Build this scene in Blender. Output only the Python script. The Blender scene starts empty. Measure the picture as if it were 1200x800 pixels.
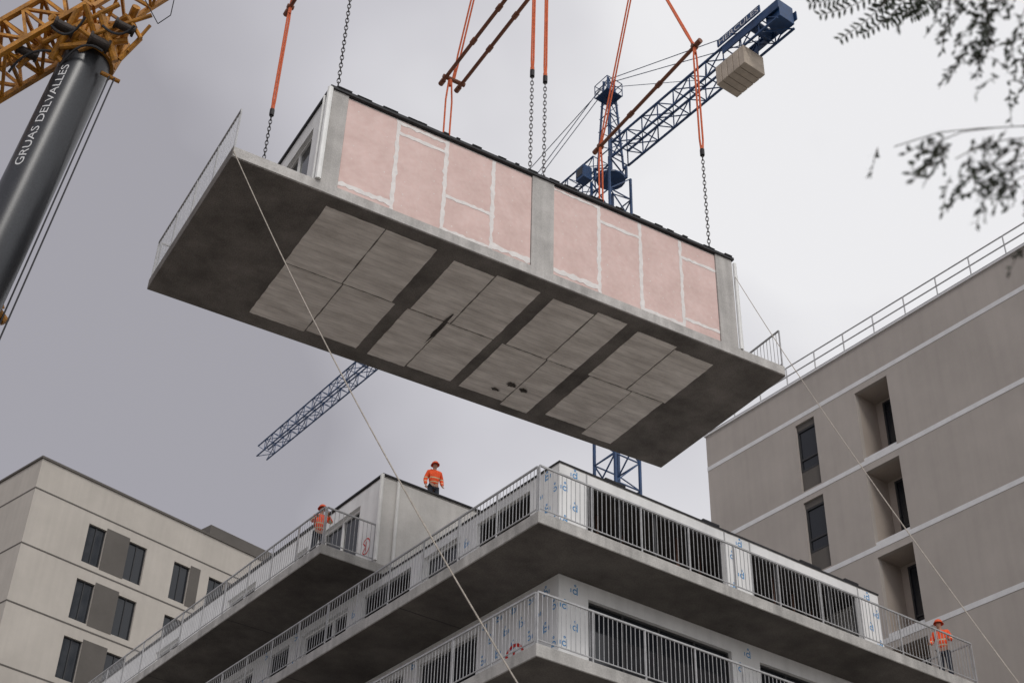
import bpy, bmesh, math, random
from mathutils import Vector, Matrix
random.seed(7)
col=bpy.context.scene.collection
sc=bpy.context.scene
sc.view_settings.view_transform='Standard'; sc.view_settings.look='None'; sc.view_settings.exposure=0
# ---------------------------------------------------------------- materials
def mat(name,c,rough=.8,metal=0,var=.12,scale=2.,bump=0.,c2=None,streak=None,spec=.3,fine=30,wave=None,drip=0.):
    m=bpy.data.materials.new(name);m.use_nodes=True;n=m.node_tree.nodes;l=m.node_tree.links
    b=n['Principled BSDF'];b.inputs['Roughness'].default_value=rough;b.inputs['Metallic'].default_value=metal
    b.inputs['Specular IOR Level'].default_value=spec
    tc=n.new('ShaderNodeTexCoord');mp=n.new('ShaderNodeMapping');l.new(tc.outputs['Object'],mp.inputs[0])
    if streak: mp.inputs['Scale'].default_value=streak
    ns=n.new('ShaderNodeTexNoise');ns.inputs['Scale'].default_value=scale;ns.inputs['Detail'].default_value=8;ns.inputs['Roughness'].default_value=.65
    l.new(mp.outputs[0],ns.inputs['Vector'])
    r=n.new('ShaderNodeValToRGB');r.color_ramp.elements[0].position=.32;r.color_ramp.elements[1].position=.68
    a=c2 if c2 else tuple(x*(1-var*1.6) for x in c);d=tuple(min(1,x*(1+var)) for x in c)
    r.color_ramp.elements[0].color=(*a,1);r.color_ramp.elements[1].color=(*d,1)
    l.new(ns.outputs['Fac'],r.inputs[0])
    n2=n.new('ShaderNodeTexNoise');n2.inputs['Scale'].default_value=fine;n2.inputs['Detail'].default_value=4;l.new(tc.outputs['Object'],n2.inputs['Vector'])
    mx=n.new('ShaderNodeMix');mx.data_type='RGBA';mx.blend_type='OVERLAY';mx.inputs['Factor'].default_value=min(1,var*2)
    l.new(r.outputs[0],mx.inputs[6]);l.new(n2.outputs['Fac'],mx.inputs[7]);src=mx.outputs[2]
    hsrc=n2.outputs['Fac']
    if drip:
        mp2=n.new('ShaderNodeMapping');mp2.inputs['Scale'].default_value=(2.2,2.2,.12);l.new(tc.outputs['Object'],mp2.inputs[0])
        n3=n.new('ShaderNodeTexNoise');n3.inputs['Scale'].default_value=1.5;n3.inputs['Detail'].default_value=6;l.new(mp2.outputs[0],n3.inputs['Vector'])
        r3=n.new('ShaderNodeValToRGB');r3.color_ramp.elements[0].position=.35;r3.color_ramp.elements[0].color=(1-drip,)*3+(1,);r3.color_ramp.elements[1].position=.6;r3.color_ramp.elements[1].color=(1,1,1,1);l.new(n3.outputs['Fac'],r3.inputs[0])
        m4=n.new('ShaderNodeMix');m4.data_type='RGBA';m4.blend_type='MULTIPLY';m4.inputs['Factor'].default_value=1;l.new(src,m4.inputs[6]);l.new(r3.outputs[0],m4.inputs[7]);src=m4.outputs[2]
    if wave:
        wt=n.new('ShaderNodeTexWave');wt.bands_direction='Y';wt.inputs['Scale'].default_value=wave[0];wt.inputs['Distortion'].default_value=.8;wt.inputs['Detail'].default_value=4;wt.inputs['Detail Scale'].default_value=2.5
        l.new(tc.outputs['Object'],wt.inputs['Vector'])
        wr=n.new('ShaderNodeValToRGB');wr.color_ramp.elements[0].position=.0;wr.color_ramp.elements[0].color=(wave[1],)*3+(1,);wr.color_ramp.elements[1].position=.2;wr.color_ramp.elements[1].color=(1,1,1,1)
        l.new(wt.outputs['Fac'],wr.inputs[0]);m3=n.new('ShaderNodeMix');m3.data_type='RGBA';m3.blend_type='MULTIPLY';m3.inputs['Factor'].default_value=1
        l.new(src,m3.inputs[6]);l.new(wr.outputs[0],m3.inputs[7]);src=m3.outputs[2]
    l.new(src,b.inputs['Base Color'])
    if bump:
        bp=n.new('ShaderNodeBump');bp.inputs['Strength'].default_value=bump;bp.inputs['Distance'].default_value=.02
        l.new(hsrc,bp.inputs['Height']);l.new(bp.outputs[0],b.inputs['Normal'])
    return m
MT={}
MT['conc']=mat('concrete_light',(.53,.51,.485),.9,0,.14,1.2,.3,drip=.22)
MT['wing']=mat('pale_grey_panel',(.66,.645,.62),.9,0,.08,.9,.2,drip=.12)
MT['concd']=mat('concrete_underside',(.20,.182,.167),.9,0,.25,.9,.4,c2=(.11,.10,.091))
MT['soff']=mat('shaded_balcony_soffit',(.15,.137,.124),.9,0,.25,.7,.4,c2=(.085,.077,.07))  # darker copy of the slab concrete, underside shade put into the colour
MT['slab']=mat('concrete_slab',(.50,.485,.46),.9,0,.18,1.0,.3,drip=.25)
MT['board']=mat('soffit_board',(.87,.82,.77),.9,0,.13,1.0,.0,streak=(.9,3.0,1),wave=(1.5,.90),c2=(.62,.57,.525))
MT['stain']=mat('dark_stain',(.09,.08,.072),.95,0,.3,6,0)
MT['pink']=mat('pink_gypsum',(.70,.53,.49),.85,0,.07,1.1,0,c2=(.62,.455,.415),fine=9)
MT['tape']=mat('joint_compound',(.78,.745,.72),.9,0,.08,5,0)
MT['white']=mat('white_paint',(.80,.80,.78),.5,0,.06,3,0)
MT['memb']=mat('membrane_panel',(.82,.82,.81),.75,0,.05,1.3,.1,drip=.08)
MT['black']=mat('black_edge',(.035,.035,.038),.6,0,.2,4,.2)
MT['frame']=mat('dark_window_frame',(.04,.04,.042),.4,0,.1,4)
MT['inside']=mat('dark_interior',(.05,.045,.042),.9,0,.3,.7)
MT['steelprop']=mat('primed_steel',(.20,.11,.08),.6,.1,.2,3)
MT['rail']=mat('galvanised_steel',(.42,.42,.425),.5,.15,.12,6,0,spec=.5)
MT['letter']=mat('pale_lettering',(.62,.62,.62),.6,0,.04,6,0)
MT['rb']=mat('render_taupe',(.425,.387,.352),.95,0,.06,.35,.5,fine=60,drip=.05)
MT['rbin']=mat('render_beige',(.40,.345,.30),.95,0,.06,.5,.3)
MT['band']=mat('pale_joint_band',(.68,.68,.68),.9,0,.06,2)
MT['lb']=mat('render_cream',(.47,.435,.39),.95,0,.07,.3,.4,fine=60,drip=.05)
MT['lbg']=mat('render_grey_panel',(.115,.105,.095),.95,0,.08,.6,.2)
MT['blue']=mat('blue_paint',(.012,.048,.135),.45,0,.2,2,0,spec=.5)
MT['bluegrey']=mat('crane_deck_grey',(.06,.09,.15),.5,0,.2,2,0)
MT['yellow']=mat('yellow_paint',(.42,.18,.018),.5,0,.35,2.5,0,spec=.4)
MT['grease']=mat('greased_steel',(.05,.04,.035),.5,.4,.3,3)
MT['boom']=mat('boom_dark_steel',(.026,.028,.032),.33,.15,.3,.8,.05,streak=(1,1,.15),spec=.5)
MT['orange']=mat('orange_sling',(.60,.14,.06),.8,0,.15,8,.2)
MT['brown']=mat('spreader_tube',(.20,.08,.045),.4,.2,.2,3,0)
MT['chain']=mat('chain_steel',(.045,.042,.042),.45,.6,.2,20)
MT['rope']=mat('rope_fibre',(.40,.36,.31),.9,0,.15,10)
MT['ropedark']=mat('steel_cable',(.05,.05,.055),.6,.3,.1,10)
MT['bluemark']=mat('blue_print',(.03,.25,.55),.8,0,.05,5)
MT['redmark']=mat('red_print',(.58,.03,.025),.8,0,.05,5)
MT['cw']=mat('counterweight_concrete',(.45,.385,.315),.9,0,.1,2)
MT['asph']=mat('dusty_yard',(.23,.216,.198),.95,0,.2,.5,.5)
MT['pave']=mat('paving',(.33,.31,.29),.95,0,.15,.8,.4)
MT['bark']=mat('bark',(.07,.055,.045),.95,0,.3,5,.6)
MT['skin']=mat('skin',(.42,.24,.17),.6,0,.06,8)
MT['trous']=mat('work_trousers',(.035,.04,.055),.9,0,.2,8)
MT['boot']=mat('work_boot',(.03,.025,.02),.7,0,.2,8)
MT['helmet']=mat('helmet_shell',(.72,.10,.03),.35,0,.05,5)
def hivis():
    m=mat('hi_vis_jacket',(.90,.11,.032),.8,0,.12,10);n=m.node_tree.nodes;l=m.node_tree.links;b=n['Principled BSDF']
    tc=n.new('ShaderNodeTexCoord');sp=n.new('ShaderNodeSeparateXYZ');l.new(tc.outputs['Object'],sp.inputs[0])
    prev=b.inputs['Base Color'].links[0].from_socket
    for z in (1.06,1.2):
        s=n.new('ShaderNodeMath');s.operation='COMPARE';s.inputs[1].default_value=z;s.inputs[2].default_value=.018;l.new(sp.outputs[2],s.inputs[0])
        mx=n.new('ShaderNodeMix');mx.data_type='RGBA';l.new(s.outputs[0],mx.inputs[0]);l.new(prev,mx.inputs[6]);mx.inputs[7].default_value=(.6,.5,.3,1)
        prev=mx.outputs[2]
    l.new(prev,b.inputs['Base Color']);return m
MT['hivis']=hivis()
def glass():
    m=bpy.data.materials.new('window_glass');m.use_nodes=True;b=m.node_tree.nodes['Principled BSDF']
    b.inputs['Base Color'].default_value=(.014,.017,.022,1);b.inputs['Roughness'].default_value=.06;b.inputs['Specular IOR Level'].default_value=.5
    return m
MT['glass']=glass()
MT['leaf']=mat('leaf_green',(.028,.038,.02),.6,0,.4,3)
# ---------------------------------------------------------------- mesh builder
class MB:
    def __init__(s): s.v=[];s.f=[]
    def add(s,vs,fs):
        o=len(s.v);s.v+=[tuple(x) for x in vs];s.f+=[tuple(i+o for i in f) for f in fs]
    def box(s,x0,x1,y0,y1,z0,z1):
        s.add([(x0,y0,z0),(x1,y0,z0),(x1,y1,z0),(x0,y1,z0),(x0,y0,z1),(x1,y0,z1),(x1,y1,z1),(x0,y1,z1)],
              [(0,3,2,1),(4,5,6,7),(0,1,5,4),(1,2,6,5),(2,3,7,6),(3,0,4,7)])
    def pbox(s,P,u0,u1,v0,v1,w0,w1):
        s.add([P(u,v,w) for w in (w0,w1) for u,v in ((u0,v0),(u1,v0),(u1,v1),(u0,v1))],
              [(0,3,2,1),(4,5,6,7),(0,1,5,4),(1,2,6,5),(2,3,7,6),(3,0,4,7)])
    def bar(s,p,q,r,n=6,r2=None,rot=0.):
        p=Vector(p);q=Vector(q);d=(q-p);
        if d.length<1e-6:return
        d.normalize();a=Vector((0,0,1)) if abs(d.z)<.9 else Vector((1,0,0))
        x=d.cross(a).normalized();y=x.cross(d).normalized();r2=r if r2 is None else r2
        vs=[];off=math.pi/4 if n==4 else 0
        for c,rr in ((p,r),(q,r2)):
            for i in range(n):
                t=2*math.pi*i/n+off+rot;vs.append(c+x*math.cos(t)*rr+y*math.sin(t)*rr)
        fs=[(i,(i+1)%n,n+(i+1)%n,n+i) for i in range(n)]+[tuple(range(n-1,-1,-1)),tuple(range(n,2*n))]
        s.add(vs,fs)
    def path(s,pts,r,n=6):
        for a,b in zip(pts,pts[1:]): s.bar(a,b,r,n)
    def build(s,name,m,parent=None,smooth=False):
        me=bpy.data.meshes.new(name);me.from_pydata(s.v,[],s.f);me.update()
        o=bpy.data.objects.new(name,me);col.objects.link(o);me.materials.append(MT[m] if isinstance(m,str) else m)
        if parent: o.parent=parent
        if smooth:
            for p in me.polygons:p.use_smooth=True
        return o
def tag(o,label=None,cat=None,group=None,kind=None):
    if label:o['label']=label
    if cat:o['category']=cat
    if group:o['group']=group
    if kind:o['kind']=kind
    return o
def empty(name,loc,rz=0,label=None,cat=None,group=None):
    o=bpy.data.objects.new(name,None);col.objects.link(o);o.location=loc;o.rotation_euler=(0,0,rz);o.empty_display_size=.5
    return tag(o,label,cat,group)
def wall_holes(mb,P,u0,u1,v0,v1,holes,depth):
    us=sorted({u0,u1,*[h[0] for h in holes],*[h[1] for h in holes]});vs=sorted({v0,v1,*[h[2] for h in holes],*[h[3] for h in holes]})
    us=[u for u in us if u0<=u<=u1];vs=[v for v in vs if v0<=v<=v1]
    def hole(i,j):
        cu=(us[i]+us[i+1])/2;cv=(vs[j]+vs[j+1])/2
        return any(h[0]<cu<h[1] and h[2]<cv<h[3] for h in holes)
    for i in range(len(us)-1):
        for j in range(len(vs)-1):
            if not hole(i,j): mb.add([P(us[i],vs[j],0),P(us[i+1],vs[j],0),P(us[i+1],vs[j+1],0),P(us[i],vs[j+1],0)],[(0,1,2,3)])
    for a,b,c,d in holes:
        for (ua,va),(ub,vb) in (((a,c),(b,c)),((b,c),(b,d)),((b,d),(a,d)),((a,d),(a,c))):
            mb.add([P(ua,va,0),P(ub,vb,0),P(ub,vb,depth),P(ua,va,depth)],[(0,1,2,3)])
def window(parent,P,h,depth,mull=(),trans=(),fw=.06,fmat='frame',pane='glass',name='window'):
    a,b,c,d=h;m=MB();w0,w1=depth-.09,depth-.01
    m.pbox(P,a+.002,a+fw,c+.002,d-.002,w0,w1);m.pbox(P,b-fw,b-.002,c+.002,d-.002,w0,w1)
    m.pbox(P,a+fw,b-fw,c+.002,c+fw,w0,w1);m.pbox(P,a+fw,b-fw,d-fw,d-.002,w0,w1)
    for u in mull: m.pbox(P,u-fw*.6,u+fw*.6,c+fw,d-fw,w0+.005,w1)
    for v in trans: m.pbox(P,a+fw,b-fw,v-fw*.5,v+fw*.5,w0+.01,w1)
    o=m.build(name,fmat,parent)
    if pane:
        g=MB();g.add([P(a,c,depth-.04),P(b,c,depth-.04),P(b,d,depth-.04),P(a,d,depth-.04)],[(0,1,2,3)]);g.build('pane',pane,o)
    return o
# ---------------------------------------------------------------- camera (fitted)
f_=1651.4;p_=.6276;a_=.0311;CZ=1.6
F=Vector((0,math.cos(p_),math.sin(p_)));R0=Vector((1,0,0));U0=Vector((0,-math.sin(p_),math.cos(p_)))
R=R0*math.cos(a_)+U0*math.sin(a_);U=U0*math.cos(a_)-R0*math.sin(a_)
cd=bpy.data.cameras.new('camera');co=bpy.data.objects.new('camera',cd);col.objects.link(co);sc.camera=co
cd.sensor_width=36;cd.lens=f_/1200*36;cd.clip_end=2000;cd.clip_start=.1
co.matrix_world=Matrix(((R.x,U.x,-F.x,0),(R.y,U.y,-F.y,0),(R.z,U.z,-F.z,CZ),(0,0,0,1)))
cd.dof.use_dof=True;cd.dof.focus_distance=36;cd.dof.aperture_fstop=2.4
def at(px,py,dist):
    d=F+R*((px-600)/f_)+U*((400-py)/f_);return Vector((0,0,CZ))+d*dist
# ---------------------------------------------------------------- world + sun
w=bpy.data.worlds.new('World');sc.world=w;w.use_nodes=True;n=w.node_tree.nodes;l=w.node_tree.links
for x in list(n):n.remove(x)
out=n.new('ShaderNodeOutputWorld');sky=n.new('ShaderNodeTexSky');sky.sky_type='NISHITA';sky.sun_disc=False
SUN=Vector((.12,-.72,.72))
sky.sun_elevation=math.asin(SUN.normalized().z);sky.sun_rotation=math.atan2(SUN.x,SUN.y)
b1=n.new('ShaderNodeBackground');b1.inputs[1].default_value=.08;l.new(sky.outputs[0],b1.inputs[0])
tc=n.new('ShaderNodeTexCoord');mp=n.new('ShaderNodeMapping');mp.inputs['Scale'].default_value=(1,1,1.15);mp.inputs['Location'].default_value=(.35,.1,.2);l.new(tc.outputs['Generated'],mp.inputs[0])
ns=n.new('ShaderNodeTexNoise');ns.inputs['Scale'].default_value=3.0;ns.inputs['Detail'].default_value=4;ns.inputs['Roughness'].default_value=.42;ns.inputs['Distortion'].default_value=.25
l.new(mp.outputs[0],ns.inputs['Vector'])
dp=n.new('ShaderNodeVectorMath');dp.operation='DOT_PRODUCT';dp.inputs[1].default_value=(1.35,.0,.2);l.new(tc.outputs['Generated'],dp.inputs[0])
m1=n.new('ShaderNodeMath');m1.operation='MULTIPLY_ADD';m1.inputs[1].default_value=.8;m1.inputs[2].default_value=-.13;l.new(dp.outputs['Value'],m1.inputs[0])
m2=n.new('ShaderNodeMath');m2.operation='MULTIPLY_ADD';m2.inputs[1].default_value=1.15;l.new(ns.outputs['Fac'],m2.inputs[0]);l.new(m1.outputs[0],m2.inputs[2])
rp=n.new('ShaderNodeValToRGB');e=rp.color_ramp.elements;e[0].position=.25;e[0].color=(.385,.375,.41,1);e[1].position=.86;e[1].color=(.90,.895,.91,1)
x=rp.color_ramp.elements.new(.55);x.color=(.62,.61,.65,1);l.new(m2.outputs[0],rp.inputs[0])
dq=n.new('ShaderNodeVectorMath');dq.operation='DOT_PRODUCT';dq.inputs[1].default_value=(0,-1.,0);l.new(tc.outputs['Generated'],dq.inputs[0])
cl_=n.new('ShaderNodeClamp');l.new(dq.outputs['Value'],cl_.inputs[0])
st=n.new('ShaderNodeMath');st.operation='MULTIPLY_ADD';st.inputs[1].default_value=.75;st.inputs[2].default_value=1.;l.new(cl_.outputs[0],st.inputs[0])  # sky made brighter behind the camera, out of view, to light the facades
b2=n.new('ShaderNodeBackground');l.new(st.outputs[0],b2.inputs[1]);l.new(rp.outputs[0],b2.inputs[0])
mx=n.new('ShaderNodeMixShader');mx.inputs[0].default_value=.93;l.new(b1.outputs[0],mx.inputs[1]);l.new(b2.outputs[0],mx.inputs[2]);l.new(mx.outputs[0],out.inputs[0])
sd=bpy.data.lights.new('sun','SUN');sd.energy=1.0;sd.angle=math.radians(14);sd.color=(1,.96,.9);so=bpy.data.objects.new('sun',sd);col.objects.link(so)
so.rotation_euler=SUN.to_track_quat('Z','Y').to_euler();so.location=(10,-10,60)
# ---------------------------------------------------------------- ground
g=MB();g.add([(-700,-700,0),(700,-700,0),(700,700,0),(-700,700,0)],[(0,1,2,3)]);tag(g.build('ground','asph'),kind='structure')
AB=.6250;bx=Vector((math.cos(AB),math.sin(AB),0));by=Vector((-bx.y,bx.x,0));B=Vector((.6766,26.2982,0))
g=MB();g.box(-2.5,32,-3,44,.001,.13);o=g.build('pavement','pave');o.location=B;o.rotation_euler=(0,0,AB);tag(o,kind='structure')

# ---------------------------------------------------------------- glyphs printed on the wall membrane
def ring(m,P,cu,cv,r,t,w,a0=0,a1=2*math.pi,n=14,asp=1.):
    for i in range(n):
        x0=a0+(a1-a0)*i/n;x1=a0+(a1-a0)*(i+1)/n
        m.add([P(cu+math.cos(x)*rr*asp,cv+math.sin(x)*rr,w) for x,rr in ((x0,r),(x1,r),(x1,r-t),(x0,r-t))],[(0,1,2,3)])
def stroke(m,P,u0,v0,u1,v1,t,w):
    dx,dy=u1-u0,v1-v0;L=math.hypot(dx,dy);nx,ny=-dy/L*t/2,dx/L*t/2
    m.add([P(u0+nx,v0+ny,w),P(u1+nx,v1+ny,w),P(u1-nx,v1-ny,w),P(u0-nx,v0-ny,w)],[(0,1,2,3)])
def printed(parent,P,u0,u1,v0,v1,holes,step=.60):
    m=MB();k=0;v=v0+.2
    while v<v1-.1:
        u=u0+.16+(k%2)*step*.5
        while u<u1-.12:
            if not any(h[0]-.17<u<h[1]+.17 and h[2]-.17<v<h[3]+.1 for h in holes):
                s=.068
                ring(m,P,u,v,s,.026,-.004,.6,5.7,8);stroke(m,P,u+.065,v-.075,u+.065,v+.12,.026,-.004);stroke(m,P,u-.115,v-.04,u-.115,v+.055,.024,-.004)
                ring(m,P,u+.01,v+.15,.033,.02,-.004,0,6.28,6)
            u+=step
        v+=.44;k+=1
    if m.v: m.build('printed_marks','bluemark',parent)
def redlogo(parent,P,cu,cv,s):
    m=MB();ring(m,P,cu,cv,s,.16*s,-.006,.8,5.5,20,.85)
    stroke(m,P,cu+.0*s,cv-.6*s,cu+.0*s,cv+.6*s,.16*s,-.006);stroke(m,P,cu+.08*s,cv,cu+.62*s,cv+.6*s,.15*s,-.0065);stroke(m,P,cu+.08*s,cv,cu+.62*s,cv-.6*s,.15*s,-.007)
    m.build('painted_logo','redmark',parent)
def railing(parent,p0,p1,z,h=1.15):
    p0=Vector((*p0,z));p1=Vector((*p1,z));d=p1-p0;L=d.length;d.normalize()
    m=MB();k=int(L/.125)
    up=Vector((0,0,1))
    for i in range(1,k):
        q=p0+d*(L*i/k);m.bar(q+up*.1,q+up*(h-.02),.0085,4)
    m.bar(p0+up*.1,p1+up*.1,.016,4)
    np_=max(1,round(L/1.45))
    for i in range(np_+1):
        q=p0+d*(L*i/np_);m.bar(q-up*.22,q+up*h,.022,4)
    o=m.build('railing','rail',parent)
    hr=MB();hr.bar(p0+up*h,p1+up*h,.028,4);hr.build('handrail','rail',o)
    return o
# ---------------------------------------------------------------- the apartment block under construction
blk=empty('apartment_block',B,AB,'unfinished modular apartment block with railed concrete balconies, directly under the hanging module','building')
SX,TY=14.6,37.
SL,TR_=1.8,1.58
def PR(u,v,w): return (u,TR_+w,v)
def PL(u,v,w): return (SL+w,u,v)
def slab(x0,x1,y0,y1,z0):
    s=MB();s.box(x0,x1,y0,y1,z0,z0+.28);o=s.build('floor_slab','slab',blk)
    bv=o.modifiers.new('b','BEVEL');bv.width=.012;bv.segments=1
    q=MB();q.box(x0+.03,x1-.03,y0+.03,y1-.03,z0-.004,z0);q.build('soffit_shade_sheet','soff',o)  # thin sheet added under the slab to carry the darkened underside tone
    j=MB();y=y0+5.4
    while y<y1: j.box(x0+.03,x1-.03,y-.012,y+.012,z0-.008,z0-.0045);y+=5.4
    if j.v: j.build('panel_joints','black',o)
levels=[1,4,7,10,13,16]
for z0 in levels:
    top=z0==16
    slab(0,SX,0,TY,z0)
    a=z0+.28;bt=z0+2.86 if top else z0+2.99
    hr_=[(2.65,7.1,a+.1,a+2.34),(8.05,12.05,a+.1,a+2.34)]
    hl=[(2.7,4.9,a+.02,a+2.35),(5.6,7.3,a+.02,a+2.35),(7.9,10.3,a+.02,a+2.35)] if top else [(4.7,7.2,a+.02,a+2.35),(7.9,10.3,a+.02,a+2.35)]
    hl+=[(11.1,13.7,a+.02,a+2.35),(14.4,15.6,a+.5,a+2.35),(16.6,19.4,a+.02,a+2.35),(20.2,21.3,a+.5,a+2.35),(22.1,24.9,a+.02,a+2.35),(27.5,30.2,a+.02,a+2.35),(32.9,35,a+.02,a+2.35)]
    m=MB();wall_holes(m,PR,SL,12.9,a,bt,hr_,.22);m.add([(12.9,TR_,a),(12.9,TY-1,a),(12.9,TY-1,bt),(12.9,TR_,bt)],[(0,1,2,3)])
    m.add([(SL,TY-1,a),(12.9,TY-1,a),(12.9,TY-1,bt),(SL,TY-1,bt)],[(0,1,2,3)])
    wall_holes(m,PL,TR_,TY-1,a,bt,hl,.22);m.build('outer_wall','memb',blk)
    m=MB();m.add([(5.2,5,a),(12.7,5,a),(12.7,5,bt),(5.2,5,bt)],[(0,1,2,3)]);m.add([(5.2,5,a),(5.2,TY-2,a),(5.2,TY-2,bt),(5.2,5,bt)],[(0,1,2,3)])
    m.add([(2.03,1.83,bt-.05),(12.7,1.83,bt-.05),(12.7,5,bt-.05),(2.03,5,bt-.05)],[(0,1,2,3)]);m.add([(2.03,5,bt-.05),(5.2,5,bt-.05),(5.2,TY-2,bt-.05),(2.03,TY-2,bt-.05)],[(0,1,2,3)]);m.build('inner_partition','inside',blk)
    if top:
        m=MB();m.box(SL,12.9,TR_,9.38,bt,bt+.03);m.build('roof_deck','slab',blk)
        m=MB();m.box(SL-.02,12.93,TR_-.02,TR_+.1,bt+.031,bt+.075);m.box(SL-.02,SL+.1,TR_+.101,9.38,bt+.031,bt+.075)
        for q in (3.2,6.4,9.9,11.6): m.box(q,q+random.uniform(.5,.9),TR_-.03,TR_+.15,bt+.077,bt+.13)
        m.build('roof_edge_strip','black',blk)
    for h in hr_:
        if z0>=13:
            window(blk,PR,h,.2,mull=[h[0]+(h[1]-h[0])*k/4 for k in (1,2,3)] ,pane=None if top else 'glass',fw=.05)
        else: window(blk,PR,h,.2,mull=[(h[0]+h[1])/2])
    for i,h in enumerate(hl):
        wide=h[1]-h[0]>2
        window(blk,PL,h,.2,mull=[h[0]+(h[1]-h[0])*(.36 if i%2 else .62)] if wide else [],fmat='white' if (top and i%2) else 'frame',pane=None if (top and wide) else 'glass')
    if z0>=13:
        printed(blk,PR,SL,12.9,a,bt,hr_);printed(blk,PL,TR_,16,a,bt,hl)
    if top:
        for k in range(9):
            u=2.9+k*1.15;pr=MB()
            pr.bar((u,2.5+(k%3)*.4,a),(u,2.5+(k%3)*.4,bt-.06),.04,6)
            pr.build('steel_prop','steelprop',blk)
        m=MB()
        for u in (2.62,7.13,8.02,12.08): m.box(u-.02,u+.02,TR_-.012,TR_-.002,a,bt)
        m.build('sheathing_batten','rail',blk)
    railing(blk,(.05,.05),(SX-.05,.05),z0+.28);railing(blk,(.05,.12),(.05,TY-.05),z0+.28);railing(blk,(SX-.05,.12),(SX-.05,6),z0+.28)
redlogo(blk,PL,3.2,14.35,.5)
redlogo(blk,PR,7.58,14.5,.33)
# upper storey on the left
z0=19.0;T0=9.4;a=z0+.28;bt=z0+3.0
slab(-.15,SX,T0,TY,z0)
hl=[(10.6,12.8,a+.02,a+2.3),(13.6,14.4,a+.9,a+2.2)]+[(t,t+1.9,a+.02,a+2.3) for t in (16.9,22.3,27.7,33)]
def PL2(u,v,w): return (1.6+w,u,v)
m=MB();wall_holes(m,PL2,T0+.05,TY-1,a,bt,hl,.22)
m.build('outer_wall','memb',blk)
m=MB();m.box(1.601,12.9,T0+.05,T0+.25,a,bt);m.build('end_wall','wing',blk)
m=MB();m.box(1.62,12.9,T0+.05,TY-1,bt,bt+.06);m.build('roof_deck','slab',blk)
m=MB();m.box(1.56,12.95,T0+.0,T0+.1,bt+.061,bt+.11);m.box(1.56,1.66,T0+.101,TY-1,bt+.061,bt+.11);m.build('roof_edge_strip','black',blk)
m=MB();m.add([(4.6,T0+.3,a),(4.6,TY-2,a),(4.6,TY-2,bt),(4.6,T0+.3,bt)],[(0,1,2,3)]);m.build('inner_partition','inside',blk)
for h in hl: window(blk,PL2,h,.2,mull=[(h[0]+h[1])/2],fmat='white',fw=.08)
railing(blk,(-.1,T0+.05),(-.1,TY-.05),z0+.28);railing(blk,(-.05,T0+.05),(1.5,T0+.05),z0+.28)
redlogo(blk,PL2,10.05,a+.75,.26)
m=MB();m.bar((1.5,T0-.08,a),(1.5,T0-.08,bt),.06,8);m.build('drain_pipe','white',blk)
m=MB();m.bar((2.1,T0-.02,a),(2.1,T0-.02,bt),.05,8);m.build('drain_pipe','white',blk)

# ---------------------------------------------------------------- building on the right
S0=35.;O=bx*S0
rb=empty('apartment_building',O,AB,'taupe rendered apartment building with pale bands and deep loggias, at the right edge','building')
def PB(u,v,w): return (w,u,v)
T1,T2,ZR=4.,34.8,32.4
bands=[30.85-3.32*k for k in range(9)]
hs=[];lg=[]
for k in range(8):
    zb=bands[k+1] if k+1<9 else 1
    hs.append((29.1,30.05,zb+.18,zb+3.05));lg.append((25.6,27.1,zb+.13,zb+3.0))
m=MB();wall_holes(m,PB,T1,T2,0,ZR,hs+lg,.18);m.add([(0,T2,0),(20,T2,0),(20,T2,ZR),(0,T2,ZR)],[(0,1,2,3)]);m.add([(0,T1,0),(20,T1,0),(20,T1,ZR),(0,T1,ZR)],[(0,1,2,3)])
m.add([(20,T1,0),(20,T2,0),(20,T2,ZR),(20,T1,ZR)],[(0,1,2,3)]);m.build('wall','rb',rb)
m=MB();m.box(.25,20,T1,T2,ZR-.5,ZR-.3);m.build('roof','slab',rb)
m=MB();m.box(-.06,.3,T1-.05,T2+.05,ZR,ZR+.07);m.build('roof_coping','band',rb)
m=MB()
for z in bands: 
    m.box(-.012,.02,T1,T2+.012,z-.06,z+.12) 
m.build('joint_bands','band',rb)
for h in hs:
    zc=h[2]+.85;w_=MB();w_.pbox(PB,h[0],h[1],h[2],zc,.10,.17);wp=w_.build('window_spandrel','lbg',rb)
    window(rb,PB,(h[0],h[1],zc,h[3]-.25),.18,mull=[],trans=[zc+.5],fw=.07);w2=MB();w2.pbox(PB,h[0],h[1],h[3]-.25,h[3],.08,.17);w2.build('lintel_panel','lbg',rb)
for h in lg:
    m=MB();a,b,c,d=h;D=1.15
    for q in ([(a,c),(b,c)],[(b,c),(b,d)],[(b,d),(a,d)],[(a,d),(a,c)]):
        m.add([PB(*q[0],.18),PB(*q[1],.18),PB(*q[1],D),PB(*q[0],D)],[(0,1,2,3)])
    m.add([PB(a,c,D),PB(b,c,D),PB(b,d,D),PB(a,d,D)],[(0,1,2,3)])
    lo=m.build('loggia','rbin',rb);window(lo,PB,(a+.04,a+1.15,c+.1,d-.15),D,mull=[],trans=[c+.9],fw=.07,name='loggia_window')
    m=MB();m.pbox(PB,a+.002,b-.002,c+.005,c+.12,.03,.2);m.build('loggia_ledge','band',lo)
m=MB()
for z in (.35,.75,1.15): m.bar((.25,T1,ZR+z),(.25,T2,ZR+z),.028,6)
for k in range(22):
    y=T1+(T2-T1)*k/21;m.bar((.25,y,ZR),(.25,y,ZR+1.15),.03,6)
m.build('roof_rail','rail',rb)
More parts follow.
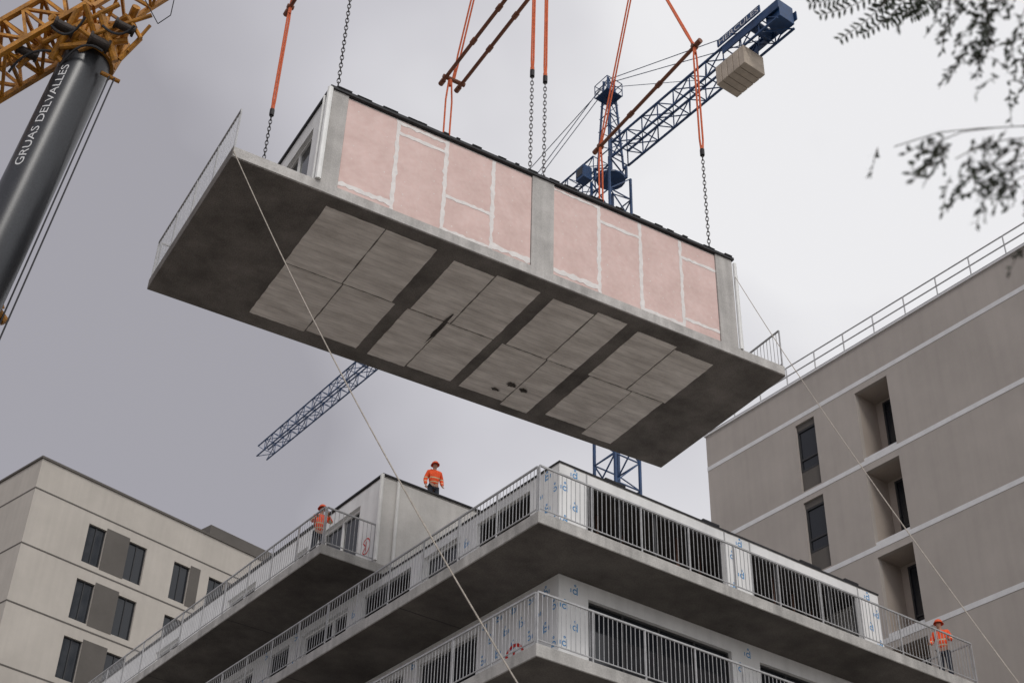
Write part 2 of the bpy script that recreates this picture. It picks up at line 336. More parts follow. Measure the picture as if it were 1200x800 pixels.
# ---------------------------------------------------------------- building on the left
AL=.8251;ax=Vector((math.cos(AL),math.sin(AL),0));ay=Vector((-ax.y,ax.x,0))
lb=empty('apartment_building',ax*28.9+ay*58.3,AL,'cream rendered apartment building with grey panels between dark windows, at the left','building')
def PF(u,v,w): return (u,w,v)
ZL=37.6;hs=[]
for k in range(12):
    z=33.25-3.02*k
    if z<1:break
    for u0,u1 in ((3.3,4.35),(5.75,6.85),(8.6,9.65),(10.9,11.95),(14.2,15.3),(18.5,19.6),(22,23.1)): hs.append((u0,u1,z,z+2.1))
m=MB();wall_holes(m,PF,0,28,0,ZL,hs,.2)
m.add([(0,0,0),(0,16,0),(0,16,ZL),(0,0,ZL)],[(0,1,2,3)]);m.add([(28,0,0),(28,16,0),(28,16,ZL),(28,0,ZL)],[(0,1,2,3)]);m.add([(0,16,0),(28,16,0),(28,16,ZL),(0,16,ZL)],[(0,1,2,3)]);m.build('wall','lb',lb)
m=MB();m.box(0.02,27.9,.02,15.9,ZL-.5,ZL-.3);m.build('roof','slab',lb)
m=MB();m.box(-.08,28.1,-.08,.3,ZL,ZL+.12);m.box(-.08,.3,.3,16.1,ZL,ZL+.12);m.build('roof_coping','lbg',lb)
m=MB()
for k in range(12):
    z=35.95-3.02*k
    if z>1: m.box(-.012,28,-.012,.01,z-.04,z+.04);m.box(-.012,.01,.01,16,z-.04,z+.04)
m.build('joint_bands','lbg',lb)
for k in range(8):
    z=33.25-3.02*k
    for u0,u1 in ((4.352,5.748),(9.652,10.3),(11.952,12.8)): m=MB();m.box(u0,u1,-.014,.0,z-.05,z+2.25);m.build('grey_panel','lbg',lb)
for h in sorted(hs,key=lambda h:-h[2])[:35]: window(lb,PF,h,.2,mull=[(h[0]+h[1])/2],fw=.045)
m=MB();m.box(12.5,18.5,3,8,ZL-.3,ZL+2.6);m.build('roof_plant_room','lbg',lb)

# ---------------------------------------------------------------- lifted module
AZ=.5207;MO=Vector((-6.05,21.924,22.1));mo=empty('housing_module',MO,AZ,'prefabricated housing module with pink board wall hanging in mid air from slings','module')
ex=Vector((math.cos(AZ),math.sin(AZ),0));ey=Vector((-ex.y,ex.x,0))
def ML(s,t,h): return MO+ex*s+ey*t+Vector((0,0,h))
L,W=15.03,5.40;a=.3;bt=.3+2.87
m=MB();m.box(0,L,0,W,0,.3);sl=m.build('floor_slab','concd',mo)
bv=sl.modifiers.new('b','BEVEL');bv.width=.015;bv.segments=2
m=MB()
m.box(.02,L-.02,-.012,-.002,.03,.29);m.build('slab_edge','conc',sl)
gs=[(2.42,5.2),(5.62,7.9),(8.3,10.4),(10.8,13.15)]
for i,(s0,s1) in enumerate(gs):
    for j,(c0,c1) in enumerate(((.5,2.65),(2.69,4.95))):
        ms=s0+(s1-s0)*(.5+random.uniform(-.12,.12))
        for k,(d0,d1) in enumerate(((s0,ms-.018),(ms+.018,s1))):
            r=lambda:random.uniform(-.12,.12)
            z=-.006-.02*random.random()
            x0,x1,y0,y1=d0+r()*(k==0)*.5,d1+r()*(k==1)*.5,c0+r()*(j==0)*1.3,c1+r()*(j==1)*1.3
            p=MB();N=14
            per=[(x0+(x1-x0)*q/N,y0) for q in range(N)]+[(x1,y0+(y1-y0)*q/N) for q in range(N)]+[(x1-(x1-x0)*q/N,y1) for q in range(N)]+[(x0,y1-(y1-y0)*q/N) for q in range(N)]
            vs=[(u+random.uniform(-.008,.008),v+random.uniform(-.008,.008),z) for u,v in per]
            n_=len(vs);p.add(vs,[tuple(range(n_-1,-1,-1))]);p.add([(v[0],v[1],v[2]) for v in vs]+[(v[0],v[1],0.0) for v in vs],[(q,(q+1)%n_,n_+(q+1)%n_,n_+q) for q in range(n_)])
            p.build('soffit_panel','board',sl)
def blot(u,v,ru,rv,nm='soffit_stain'):
    p=MB();N=18;p.add([(u+math.cos(2*math.pi*i/N)*ru*random.uniform(.65,1.2),v+math.sin(2*math.pi*i/N)*rv*random.uniform(.6,1.2),-.029) for i in range(N)],[tuple(range(N-1,-1,-1))]);p.build(nm,'stain',sl)
for q in ((6.6,2.95,.06,.7),(9.35,4.1,.15,.12),(9.75,4.15,.13,.09),(9.1,4.5,.11,.07)): blot(*q)
# walls
S1,S2=2.0,13.55
def PE(u,v,w): return (S1+w,u,v)
m=MB();m.box(S1+.2,S2,.06,.2,a,bt);m.box(S1+.2,S2,W-.2,W-.06,a,bt);m.box(S2-.15,S2,.2,W-.2,a,bt)
he=[(.9,2.9,a+.1,a+2.35),(3.4,4.7,a+.9,a+2.3)];wall_holes(m,PE,.06,W-.06,a,bt,he,.2);m.build('outer_wall','memb',mo)
for h in he: window(mo,PE,h,.18,mull=[(h[0]+h[1])/2],fmat='white')
m=MB();m.box(S1+.22,S2-.16,.22,W-.22,bt-.12,bt-.02);m.build('roof','slab',mo)
J=[2.44,3.76,5.05,6.34,7.41];K=[8.05,9.37,10.62,11.88,13.0]
for JJ in (J,K):
    for u0,u1 in zip(JJ,JJ[1:]):
        m=MB();m.box(u0+.003,u1-.003,.03,.058,a+.02,bt-.08);m.build('pink_board','pink',mo)
for u0,u1 in ((S1,2.43),(7.42,8.04),(13.01,S2)):
    m=MB();m.box(u0,u1,.0,.058,a+.001,bt-.03);m.build('concrete_pillar','conc',mo)
m=MB()
YT=[.026]
def tp(u0,u1,v0,v1,jj=.012): 
    n_=max(2,int(max(u1-u0,v1-v0)/.09));vert=(v1-v0)>(u1-u0)
    A_=[];B_=[]
    for q in range(n_+1):
        t=q/n_;j1=random.gauss(0,jj);j2=random.gauss(0,jj)
        if vert: A_.append((u0+j1,v0+(v1-v0)*t));B_.append((u1+j2,v0+(v1-v0)*t))
        else: A_.append((u0+(u1-u0)*t,v0+j1));B_.append((u0+(u1-u0)*t,v1+j2))
    y=YT[0]
    for q in range(n_): m.add([(A_[q][0],y,A_[q][1]),(A_[q+1][0],y,A_[q+1][1]),(B_[q+1][0],y,B_[q+1][1]),(B_[q][0],y,B_[q][1])],[(0,1,2,3)])
for u in J[1:4]+K[1:4]: tp(u-.05,u+.05,a+.03,bt-.09)
YT[0]=.0245
tp(J[0],J[1],a+.12,a+.24,.022);tp(J[1],J[2],bt-.52,bt-.42);tp(J[2]+.05,J[3],a+1.02,a+1.12);tp(J[3],J[4],a+.08,a+.22,.022);tp(J[2],J[3],a+.02,a+.1)
tp(K[0],K[1],a+.1,a+.24,.022);tp(K[1],K[2],bt-.62,bt-.53);tp(K[2],K[3],a+.02,a+.12);tp(K[3],K[4],bt-.66,bt-.57);tp(K[3],K[4],a+.25,a+.34)
tp(J[1],J[2],bt-.2,bt-.11);tp(K[0],K[1],bt-.18,bt-.12)
m.build('joint_tape','tape',mo)
m=MB()
for u0,u1 in list(zip(J,J[1:]))+list(zip(K,K[1:])):
    for q in range(3):
        for v in range(7):
            if random.random()<.25: continue
            uu=u0+(u1-u0)*(.2+.3*q)+random.uniform(-.02,.02);vv=a+.25+v*.38+random.uniform(-.04,.04);r_=random.uniform(.006,.014);m.add([(uu-r_,.0275,vv-r_),(uu+r_,.0275,vv-r_),(uu+r_,.0275,vv+r_),(uu-r_,.0275,vv+r_)],[(0,1,2,3)])
m.build('screw_spots','tape',mo)
m=MB();m.box(S1-.05,S2+.05,-.05,.12,bt-.028,bt+.05);m.box(S1-.05,S1+.1,.12,W,bt-.028,bt+.05);m.box(S2-.1,S2+.05,.12,W,bt-.028,bt+.05);m.box(S1+.1,S2-.1,W-.1,W,bt-.028,bt+.05)
for q in range(22):
    u=S1+.2+q*.52+random.uniform(-.2,.2);m.box(u,u+random.uniform(.08,.4),-.07,.0,bt+.051,bt+random.uniform(.06,.085))
m.build('roof_edge_strip','black',mo)
for x_,y_,r_,h_ in ((S1-.05,-.03,.07,.05),(S1-.06,.28,.03,.05),(S2+.09,.0,.05,.1),(S2+.22,.1,.03,.4)):
    m=MB();m.bar((x_,y_,a),(x_,y_,bt-h_),r_,8);m.build('corner_profile','white',mo)
railing(mo,(.04,.04),(.04,W-.04),.3);railing(mo,(.1,W-.04),(S1,W-.04),.3);railing(mo,(L-.04,.04),(L-.04,W-.04),.3)
for s_ in (2.2,7.45,7.85,13.0):
    for t_ in (.2,5.2): m=MB();m.bar((s_,t_,bt+.05),(s_,t_,bt+.22),.05,8);m.build('lifting_eye','chain',mo)

# ---------------------------------------------------------------- lifting gear
ZB=31.7+1.6-22.1;ZC=27.4+1.6-22.1;ZT=bt+.2
def chain(p,q,label,grp):
    p=Vector(p);q=Vector(q);d=q-p;Ln=d.length;d.normalize();st=.13;k=int(Ln/st);m=MB()
    x=d.cross(Vector((1,0,0))).normalized();y=d.cross(x)
    for i in range(k):
        c=p+d*(st*(i+.5));s_=x if i%2 else y
        pts=[c+d*(.088*math.sin(t))+s_*(.042*math.cos(t)) for t in [2*math.pi*j/8 for j in range(8)]]
        for j in range(8): m.bar(pts[j],pts[(j+1)%8],.013,4)
    m.bar(q-d*.1,q+d*.12,.07,6)
    tag(m.build('lifting_chain','chain'),label,'chain',grp)
def sling(p,q,label,grp,gap=.07,bow=.0):
    m=MB();p=Vector(p);q=Vector(q)
    for sgn in (-1,1):
        o_=ex*gap*.5*sgn;m.path([p+o_*.5,p.lerp(q,.12)+o_*1.3,p.lerp(q,.5)+o_*(1.2+bow),p.lerp(q,.88)+o_*1.3,q+o_*.5],.03,6)
    m.bar(p,p+(q-p).normalized()*.25,.055,8);m.bar(q,q-(q-p).normalized()*.3,.055,8)
    tag(m.build('lifting_sling','orange'),label,'sling',grp)
GC='chains holding the module';GS='orange lifting slings'
chain(ML(2.2,.2,ZT),ML(2.2,.2,ZB),'long dark chain rising from the near left corner of the hanging module',GC)
chain(ML(2.2,5.2,ZT),ML(2.2,5.2,ZC),'dark chain beneath the leftmost orange sling, behind the module railing',GC)
sling(ML(2.2,5.2,ZC),ML(2.2,5.2,ZB),'leftmost orange sling, above the far left corner of the module',GS,.05)
chain(ML(7.45,.2,ZT),ML(7.45,.2,ZC),'left one of two dark chains at the middle pillar of the module',GC)
chain(ML(7.85,.2,ZT),ML(7.85,.2,ZC),'right one of two dark chains at the middle pillar of the module',GC)
sling(ML(7.45,.2,ZC),ML(7.45,.2,ZB),'left one of two orange slings over the middle pillar of the module',GS,.05)
sling(ML(7.85,.2,ZC),ML(7.85,.2,ZB),'right one of two orange slings over the middle pillar of the module',GS,.05)
sling(ML(7.5,5.2,ZT),ML(7.5,5.2,ZB),'orange double sling hanging behind the wall from the paired spreader tubes',GS,.16)
chain(ML(13.,.2,ZT),ML(13.,.2,ZC),'dark chain at the near right corner of the hanging module',GC)
sling(ML(13.,.2,ZC),ML(13.,.2,ZB),'orange sling dropping from the near end of the right spreader tube',GS,.09)
sling(ML(13.,5.2,ZT),ML(13.,5.2,ZB),'orange sling dropping from the far end of the right spreader tube',GS,.1)
def spreader(ss,label):
    m=MB()
    for s_ in ss:
        m.bar(ML(s_,.0,ZB),ML(s_,5.45,ZB),.06,10)
        for t_ in (.0,2.0,3.5,5.45): m.bar(ML(s_,t_-.1,ZB),ML(s_,t_+.1,ZB),.085,10)
    for t_ in (.2,5.2): m.bar(ML(ss[0]-.1,t_,ZB),ML(ss[-1]+.1,t_,ZB),.07,8)
    tag(m.build('spreader_bar','brown'),label,'spreader bar','spreader bars')
spreader([2.2],'dark spreader tube at the top edge, over the left end of the module')
spreader([7.35,7.9],'pair of parallel brown spreader tubes over the middle of the module')
spreader([13.],'single brown spreader tube over the right end of the module')
for s_,w2 in ((2.2,'leftmost'),(7.6,'paired middle'),(13.,'right')):
    sling(ML(s_,.2,ZB),ML(s_,2.7,ZB+7),'orange sling leaning up from the near end of the %s spreader tube'%w2,GS,.07)
    sling(ML(s_,5.2,ZB),ML(s_,2.7,ZB+7),'orange sling leaning up from the far end of the %s spreader tube'%w2,GS,.07)
m=MB();m.bar(ML(2,2.7,ZB+7.1),ML(13.3,2.7,ZB+7.1),.16,10);tag(m.build('lifting_beam','brown'),'long lifting beam above the frame carrying the three spreader bars','lifting beam')
def rope(pts,r,label,mt='rope'):
    P=[Vector(p) for p in pts];m=MB();q=[]
    for i in range(len(P)-1):
        p0=P[max(0,i-1)];p1=P[i];p2=P[i+1];p3=P[min(len(P)-1,i+2)]
        for k in range(8):
            t=k/8;q.append(.5*((2*p1)+(p2-p0)*t+(2*p0-5*p1+4*p2-p3)*t*t+(3*p1-p0-3*p2+p3)*t**3))
    q.append(P[-1]);m.path(q,r,6);return tag(m.build('tag_line',mt),label,'rope','guide ropes of the module')
A0=ML(.02,-.02,.15);E0=Vector((4.0,13.4,1.37))
def sag(a,b,s,n=6): return [a.lerp(b,i/n)-Vector((0,0,s*4*(i/n)*(1-i/n))) for i in range(n+1)]
rope(sag(A0,E0,.9),.011,'thin pale guide rope running from the left corner of the module across the block')
A1=ML(13.6,-.03,2.6);E1=at(1204,790,17.);E1=A1+(E1-A1)*1.35
rope(sag(A1,E1,.45),.009,'thin guide rope running from the right end of the module past the taupe building')

# ---------------------------------------------------------------- tower crane
CZJ=53.9+1.6;CM=Vector((5.1,56.8,0))
tcr=empty('tower_crane',CM,AB,'blue lattice tower crane rising behind the hanging module','crane')
def truss(m,p,q,w,h,n,r,rd,up=Vector((0,0,1)),taper=1.,tri=False):
    p=Vector(p);q=Vector(q);d=(q-p).normalized();x=d.cross(up).normalized();y=x.cross(d)
    def c(i,k):
        t=i/n;sc_=1+(taper-1)*t;return p.lerp(q,t)+x*(w/2*sc_*(1,1,-1,-1)[k])+y*(h/2*sc_*(1,-1,-1,1)[k])
    for k in range(4): m.bar(c(0,k),c(n,k),r,4)
    for i in range(n):
        for k in range(4):
            k2=(k+1)%4;aa,bb=(k,k2) if i%2 else (k2,k);m.bar(c(i,aa),c(i+1,bb),rd,4);m.bar(c(i,k),c(i,k2),rd,4)
m=MB();truss(m,(0,0,0),(0,0,CZJ-1.7),1.5,1.5,36,.08,.04,Vector((0,1,0)));m.build('mast','blue',tcr)
m=MB();m.bar((0,0,CZJ-1.7),(0,0,CZJ-1.6),.8,16);truss(m,(0,0,CZJ-1.6),(0,0,CZJ-.7),1.2,1.2,1,.08,.045,Vector((0,1,0)));m.build('slewing_unit','blue',tcr)
m=MB();truss(m,(0,.8,CZJ-.2),(0,39.6,CZJ-.2),1.1,1.15,34,.055,.027,taper=.75);m.build('jib','blue',tcr)
m=MB();truss(m,(0,-.8,CZJ-.3),(0,-13.2,CZJ-.3),1.15,1.1,10,.07,.036)
m.box(-.66,-.60,-13.4,-9.5,CZJ-.32,CZJ+.25);m.box(.60,.66,-13.4,-9.5,CZJ-.32,CZJ+.25);m.build('counter_jib','blue',tcr)
for k in range(5):
    m=MB();m.box(-.7,.7,-10.95+k*.4,-10.58+k*.4,CZJ-2.15,CZJ-.9);o=m.build('counterweight_slab','cw',tcr);bv=o.modifiers.new('b','BEVEL');bv.width=.02
m=MB();m.box(-.5,.5,-13.3,-12.4,CZJ-.7,CZJ+.45);m.bar((-.55,-11.6,CZJ+.0),(.55,-11.6,CZJ+.0),.3,12);m.build('winch_housing','blue',tcr)
m=MB()
for sx in (-.5,.5):
    for sy in (-.5,.5): m.bar((sx,sy,CZJ-.9),(sx*.4,sy*.4,CZJ+6),.065,4)
for k in range(6):
    z=CZJ+k;q=1-.1*k
    for fx in (-1,1):
        m.bar((-.5*q*fx,-.5*q,z),(.5*q*fx,-.5*q,z+1),.03,4);m.bar((.5*fx*q,-.5*q,z),(.5*fx*q,.5*q,z+1),.03,4)
    m.bar((-.5*q,-.5*q,z),(.5*q,-.5*q,z),.035,4);m.bar((-.5*q,.5*q,z),(-.5*q,-.5*q,z),.035,4)
m.box(-.8,.3,-.8,.3,CZJ+4.3,CZJ+4.34)
crn=((-.8,-.8),(.3,-.8),(.3,.3),(-.8,.3))
for i in range(4):
    c0,c1=crn[i],crn[(i+1)%4];m.bar((*c0,CZJ+4.3),(*c0,CZJ+5.3),.025,4)
    for hh in (4.8,5.3): m.bar((*c0,CZJ+hh),(*c1,CZJ+hh),.025,4)
m.build('cat_head','blue',tcr)
m=MB()
for sx in (-.5,.5):
    m.bar((sx*.3,0,CZJ+6),(sx,-10.8,CZJ+.3),.025,5);m.bar((sx*.3,0,CZJ+6),(sx*.2,14,CZJ+.5),.025,5);m.bar((0,0,CZJ+6),(0,29,CZJ+.4),.025,5)
m.bar((0,0,CZJ+5.5),(0,-7,CZJ+.3),.02,5);m.build('pendant_cable','bluegrey',tcr)
m=MB();m.box(-1.35,-.75,.7,1.35,CZJ-1.6,CZJ-.7);cb=m.build('cab','blue',tcr);m=MB();m.box(-1.3,-.8,1.352,1.37,CZJ-1.4,CZJ-.85);m.box(-1.37,-1.352,.8,1.25,CZJ-1.4,CZJ-.85);m.build('cab_window','glass',cb)
def textmesh(s,size=1.,cuts=0):
    cu=bpy.data.curves.new('t','FONT');cu.body=s;cu.size=size;o=bpy.data.objects.new('t',cu);col.objects.link(o);bpy.context.view_layer.update()
    me=bpy.data.meshes.new_from_object(o.evaluated_get(bpy.context.evaluated_depsgraph_get()));bpy.data.objects.remove(o)
    bm=bmesh.new();bm.from_mesh(me);bmesh.ops.triangulate(bm,faces=bm.faces[:])
    if cuts: bmesh.ops.subdivide_edges(bm,edges=bm.edges[:],cuts=cuts,use_grid_fill=True)
    bm.verts.ensure_lookup_table();bm.verts.index_update()
    vs=[tuple(v.co) for v in bm.verts];fs=[tuple(v.index for v in p.verts) for p in bm.faces];bm.free();return vs,fs
vs,fs=textmesh('HERCULES',1.0);xm=max(v[0] for v in vs)
m=MB();m.box(-.76,-.70,-12.3,-9.3,CZJ+.28,CZJ+.75);sg=m.build('sign_board','blue',tcr)
m=MB();m.add([(-.765,-9.4-2.8*(v[0]/xm),CZJ+.34+v[1]*.48) for v in vs],fs);m.build('sign_lettering','letter',sg)
# ---------------------------------------------------------------- mobile crane
P1=Vector((-10.0,22.7,25.6));P2=Vector((-10.6,22.5,19.9));wv=(P1-P2).normalized();P0=P1-wv*((P1.z-1.2)/wv.z)
P1=P1+wv*.55
mc=empty('mobile_crane',(P0.x,P0.y,0),0,'mobile crane with dark telescopic boom and yellow lattice head, at the left edge','crane')
def ml(v): return Vector(v)-Vector((P0.x,P0.y,0))
RB_=.55
m=MB();m.bar(ml(P0),ml(P1-wv*10),.65,36);m.bar(ml(P1-wv*10),ml(P1-wv*.1),RB_,36);m.bar(ml(P1-wv*10.1),ml(P1-wv*9.8),.71,36);bo=m.build('boom','boom',mc,True)
mm=bo.modifiers.new('e','EDGE_SPLIT');mm.split_angle=math.radians(40)
m=MB();m.box(-1.6,1.6,-4.5,4.5,.9,1.5);m.box(-1.5,1.5,-2,2,1.5,2.4)
m.build('carrier_deck','yellow',mc)
nv=Vector((0,0,CZ))-P1;nv=(nv-wv*nv.dot(wv)).normalized();lv=nv.cross(wv)
vs,fs=textmesh('GRUAS DELVALLES',1.0,3);xm=max(v[0] for v in vs)
m=MB();for_v=[]
for v in vs:
    al=(v[0]/xm)*3.2-4.45;th=.58+(v[1]*.27)/RB_
    for_v.append(ml(P1+wv*al+(nv*math.cos(th)+lv*math.sin(th))*(RB_+.004)))
m.add(for_v,fs);m.build('boom_lettering','letter',bo)
m=MB()
m.bar(ml(P1-wv*.55),ml(P1-wv*.25),.64,20);m.bar(ml(P1-wv*.2),ml(P1+wv*.2),.58,20)
for k in range(10):
    t=2*math.pi*k/10;rr=(nv*math.cos(t)+lv*math.sin(t));m.bar(ml(P1-wv*.5+rr*.6),ml(P1+wv*.4+rr*.68),.06,6)
J0=at(-70,112,31.5);J1=at(95,16,33.);J2=at(165,-26,34)
truss(m,ml(J0),ml(J1),1.05,1.0,7,.085,.05,wv);truss(m,ml(J1),ml(J2+(J2-J1)*3),1.0,1.0,9,.075,.045,wv)
m.bar(ml(P1+nv*.4),ml(at(150,20,32.3)),.1,8);m.bar(ml(P1-lv*.5),ml(at(160,8,32.3)),.1,8);m.bar(ml(P1+lv*.4),ml(at(60,20,32)),.1,8)
for (p,q,r_) in (((60,70),(92,12),.09),((135,72),(118,14),.09),((92,60),(160,30),.06),((50,50),(140,5),.06),((80,80),(40,40),.07),((140,70),(165,45),.06),((165,45),(150,20),.05),((20,80),(60,45),.06),((118,85),(140,96),.05),((110,40),(178,18),.05),((70,55),(150,48),.08),((88,30),(128,60),.05),((150,60),(176,30),.04),((100,5),(112,45),.07)):
    m.bar(ml(at(*p,31.9)),ml(at(*q,32.1)),r_,8)
lh=m.build('lattice_head','yellow',mc)
for px,py,rr in ((32,62,.1),(75,32,.12),(116,50,.13),(146,32,.1)):
    s_=MB();c=at(px,py,31.9);s_.bar(ml(c-lv*.2),ml(c+lv*.2),rr,16);s_.bar(ml(c-lv*.24),ml(c-lv*.18),rr*1.35,16);s_.bar(ml(c+lv*.18),ml(c+lv*.24),rr*1.35,16);s_.build('sheave','grease',lh)
for a0,a1,a2 in (((70,78),(95,40),(120,60)),((60,30),(80,55),(100,20)),((120,30),(140,50),(158,30)),((10,85),(30,55),(60,60))):
    m=MB();P_=[at(*q,31.7) for q in (a0,a1,a2)];m.path([ml(P_[0].lerp(P_[1],t).lerp(P_[1].lerp(P_[2],t),t)) for t in [i/8 for i in range(9)]],.03,6)
    m.build('hydraulic_hose','black',lh)
m=MB();
for o_ in (0,.12):
    m.bar(ml(at(134,92,32.)+lv*o_),ml(at(-6,410,28.)+lv*o_),.018,6)
m.path([ml(at(170,0,32)),ml(at(185,28,32)),ml(at(200,18,32)),ml(at(204,0,32))],.012,5)
m.build('hoist_cable','ropedark',mc)
m=MB();m.bar(ml(at(-5,362,28.5)),ml(at(6,378,28.5)),.1,8);m.bar(ml(at(0,352,28.5)),ml(at(2,362,28.5)),.06,8);m.build('hook_block','yellow',mc)

# ---------------------------------------------------------------- people
def skinned(name,V,E,m,parent,sub=1):
    me=bpy.data.meshes.new(name);me.from_pydata([v[:3] for v in V],E,[]);o=bpy.data.objects.new(name,me);col.objects.link(o)
    md=o.modifiers.new('s','SKIN');
    if not me.skin_vertices: 
        bpy.context.view_layer.update()
    for i,v in enumerate(V):
        sv=me.skin_vertices[0].data[i];sv.radius=(v[3],v[4] if len(v)>4 else v[3]);sv.use_root=(i==0)
    md.use_smooth_shade=True;ms=o.modifiers.new('u','SUBSURF');ms.levels=sub;ms.render_levels=sub
    me.materials.append(MT[m]);
    if parent:o.parent=parent
    return o
def person(loc,rz,label,armL,armR,legs=((.11,0),(.11,0)),lean=0.):
    root=empty('person',loc,rz,label,'person','construction workers')
    y=-lean
    V=[(0,0,.95,.135,.11),(0,y*.4,1.14,.13,.10),(0,y*.8,1.34,.155,.11),(0,y,1.47,.07),(0,y-.01,1.53,.052),(0,y-.03,1.59,.075,.085),(0,y-.03,1.67,.08,.095),(0,y-.02,1.745,.05,.06),(0,y-.115,1.615,.014)]
    E=[(0,1),(1,2),(2,3),(3,4),(4,5),(5,6),(6,7),(5,8)]
    Jk=[(0,0,.93,.17,.145),(0,y*.4,1.14,.165,.135),(0,y*.8,1.34,.195,.145),(0,y,1.46,.10)];JE=[(0,1),(1,2),(2,3)]
    Tr=[(0,0,.98,.15,.125)];TE=[]
    for sg,arm in ((-1,armL),(1,armR)):
        sh=Vector((sg*.185,y*.9,1.42));el=Vector(arm[0]);wr=Vector(arm[1]);b_=len(V)
        hd=wr+(wr-el).normalized()*.09
        V+=[(*sh,.058),(*el,.042),(*wr,.028),(*hd,.034,.02)];E+=[(2,b_),(b_,b_+1),(b_+1,b_+2),(b_+2,b_+3)]
        fd=(wr-el).normalized();sd_=fd.cross(Vector((0,1,0.3))).normalized()
        for q,(o1,ln) in enumerate(((-.03,.06),(-.01,.075),(.01,.07),(.03,.055))):
            c=len(V);V+=[(*(hd+fd*.03+sd_*o1),.009),(*(hd+fd*(.03+ln)+sd_*o1*1.1+Vector((0,-.02,0))),.007)];E+=[(b_+3,c),(c,c+1)]
        c=len(V);V+=[(*(hd+sd_*-.05+Vector((0,-.02,0))),.01),(*(hd+fd*.04+sd_*-.06+Vector((0,-.03,0))),.008)];E+=[(b_+3,c),(c,c+1)]
        c=len(Jk);Jk+=[(*sh,.085),(*el,.07),(*(el.lerp(wr,.9)),.05)];JE+=[(2,c),(c,c+1),(c+1,c+2)]
    for sg,(dx,dy) in zip((-1,1),legs):
        b_=len(V);hx=sg*.095;kx=sg*(.095+dx*.3);fx=sg*(.06+dx)
        V+=[(hx,0,.86,.085),(kx,dy*.5-.02,.49,.058),(fx,dy,.09,.038),(fx,dy-.13,.04,.036,.03)];E+=[(0,b_),(b_,b_+1),(b_+1,b_+2),(b_+2,b_+3)]
        c=len(Tr);Tr+=[(hx,0,.86,.105),(kx,dy*.5-.02,.49,.085),(fx,dy,.13,.068)];TE+=[(0,c),(c,c+1),(c+1,c+2)]
        skinned('boot',[(fx,dy+.02,.16,.055),(fx,dy+.01,.06,.055,.05),(fx,dy-.14,.05,.05,.04)],[(0,1),(1,2)],'boot',root)
    skinned('body',V,E,'skin',root);skinned('jacket',Jk,JE,'hivis',root);skinned('trousers',Tr,TE,'trous',root)
    h=MB();N=14;cz=1.675;cy=y-.025
    rings=[(0,.150,.0),(.0,.128,.012),(.05,.122,.0),(.09,.1,.0),(.118,.062,.0),(.128,.0,.0)]
    vs=[]
    for dz,r_,_ in rings:
        for i in range(N):
            t=2*math.pi*i/N;ex_=1.12 if (dz==0 and math.sin(t)<0 and r_>.14) else 1.
            vs.append((r_*.92*math.cos(t),cy+r_*1.1*math.sin(t)*ex_,cz+dz+_))
    fs=[(k*N+i,k*N+(i+1)%N,(k+1)*N+(i+1)%N,(k+1)*N+i) for k in range(len(rings)-1) for i in range(N)]
    h.add(vs,fs);h.build('helmet','helmet',root,True)
    return root
def BL(s,t,z): return B+bx*s+by*t+Vector((0,0,z))
person(BL(3.95,10.45,22.06),.35,'worker in orange jacket and helmet standing on the roof of the upper storey',((-.27,.03,1.14),(-.27,-.09,.90)),((.26,.03,1.14),(.24,-.14,.93)),((.08,0),(.08,.08)))
person(BL(.35,10.55,19.28),.3,'worker in orange jacket behind the upper storey railing, hands held forward',((-.26,-.16,1.2),(-.20,-.42,1.2)),((.27,-.2,1.22),(.14,-.44,1.3)),((.1,0),(.1,.1)),.06)
person(BL(13.95,.5,16.28),AB-1.2,'worker in orange jacket on the far right end of the long balcony',((-.27,-.05,1.17),(-.25,-.28,1.08)),((.27,-.05,1.17),(.25,-.3,1.1)),((.07,.05),(.07,-.05)),.03)

# ---------------------------------------------------------------- tree at the right
tr=empty('tree',(7.2,5.2,0),0,'dark fine-leaved tree with drooping twigs reaching in at the top right corner','tree')
tl=lambda v:Vector(v)-Vector((7.2,5.2,0))
tm=MB();tm.bar((0,0,0),(-.1,.1,3.2),.2,12,.14);tm.bar((-.1,.1,3.2),(-.5,.2,6.2),.14,10,.08)
lm=MB()
def leaf(c,d,ln,wd,n_=None):
    n_=n_ or Vector((random.uniform(-1,1),random.uniform(-1,1),random.uniform(-1,1))).normalized();s_=d.cross(n_).normalized()*wd
    lm.add([c,c+d*ln*.3+s_,c+d*ln*.7+s_*.8,c+d*ln,c+d*ln*.7-s_*.8,c+d*ln*.3-s_],[(0,1,2,3,4,5)])
def twig(p,d,ln,n_,ls=1.):
    q=p+d*ln*.5+Vector((0,0,-.02));r_=q+d*ln*.5+Vector((0,0,-.06));tm.bar(tl(p),tl(q),.002,4);tm.bar(tl(q),tl(r_),.0015,4)
    for k in range(n_):
        t=k/n_;c=p.lerp(q,t*2) if t<.5 else q.lerp(r_,t*2-1)
        dd=(d*.6+Vector((random.uniform(-1,1),random.uniform(-1,1),random.uniform(-1,.6)))*.8).normalized();leaf(tl(c),dd,random.uniform(.022,.04)*ls,.0068*ls)
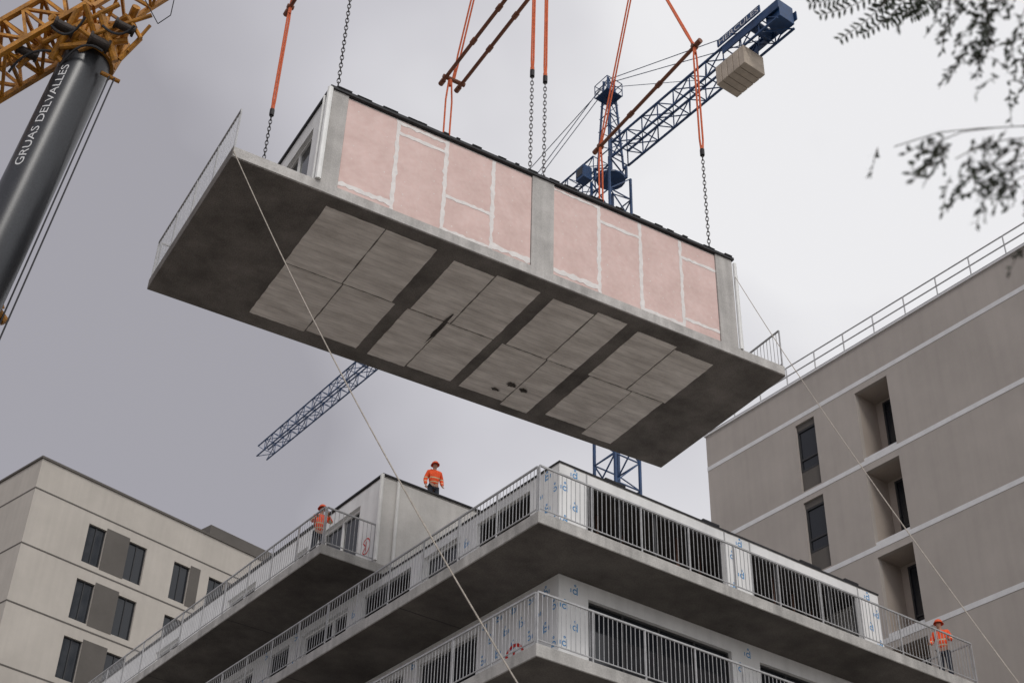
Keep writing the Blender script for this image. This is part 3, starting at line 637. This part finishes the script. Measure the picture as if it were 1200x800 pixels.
def feather(px0,py0,px1,py1,ds,n_=11,ll=.07):
    a0=at(px0,py0,ds);a1=at(px1,py1,ds-.05);ax_=(a1-a0);side=ax_.cross(F).normalized()
    pts=[a0.lerp(a1,i/n_)+Vector((0,0,-.04*math.sin(math.pi*i/n_)+.02)) for i in range(n_+1)]
    tm.path([tl(p) for p in pts],.0025,4)
    for i,p in enumerate(pts[1:]):
        for sg in (-1,1):
            dd=(side*sg+ax_.normalized()*.55+Vector((random.uniform(-.2,.2),random.uniform(-.2,.2),random.uniform(-.35,.05)))).normalized()
            leaf(tl(p),dd,ll*(1-.35*i/n_)*random.uniform(.8,1.1),.0085,(F+Vector((random.uniform(-.5,.5),0,random.uniform(-.5,.5)))).normalized())
for q in ((1040,-14,962,20),(1050,-10,985,48),(1070,-8,1012,42),(1085,-12,1040,30),(1010,-15,950,6),(1095,-6,1068,22),(1060,-20,1030,12)): feather(*q,8.3+random.uniform(-.2,.2))
cl=[(1150,12,6.2,42,27,1),(1190,42,6.0,34,20,1),(1112,4,6.6,24,9,1),(1148,66,6.2,24,5,1),(1195,95,6.0,26,6,1),(1085,172,5.6,22,5,1),(1120,186,5.4,28,9,1),(1160,195,5.3,32,13,1),(1195,185,5.3,28,10,1),(1175,228,5.3,26,4,1),(1130,212,5.5,24,3,1),(1048,172,5.9,12,1,1),(1250,80,6,60,30,1),(1260,220,5.5,60,24,1),(1100,-50,6.6,60,20,1),(1000,-60,8.2,50,12,1.4)]
root_=tr.location+Vector((-.5,.2,6.0))
for px,py,ds,sp,nt,ls in cl:
    cpt=at(px,py,ds)
    mid=at(max(px+70,1250) if py>60 else px+50,min(py-40,-45) if py<60 else py-15,ds+.3)
    tm.bar(tl(root_),tl(mid),.02,5,.004)
    m1_=mid.lerp(cpt,.5)+Vector((0,0,.07));tm.path([tl(mid),tl(mid.lerp(m1_,.5)+Vector((0,0,.03))),tl(m1_),tl(m1_.lerp(cpt,.5)+Vector((.01,0,.03))),tl(cpt)],.0025,5)
    for k in range(nt):
        p=at(px+random.gauss(0,sp*.8),py+random.gauss(0,sp*.45),ds+random.uniform(-.35,.35))
        dd=Vector((random.uniform(-1,.2),random.uniform(-.5,.5),random.uniform(-.6,.2))).normalized();twig(p,dd,random.uniform(.06,.15)*ls,11,ls)
tm.build('trunk','bark',tr);lm.build('crown','leaf',tr)
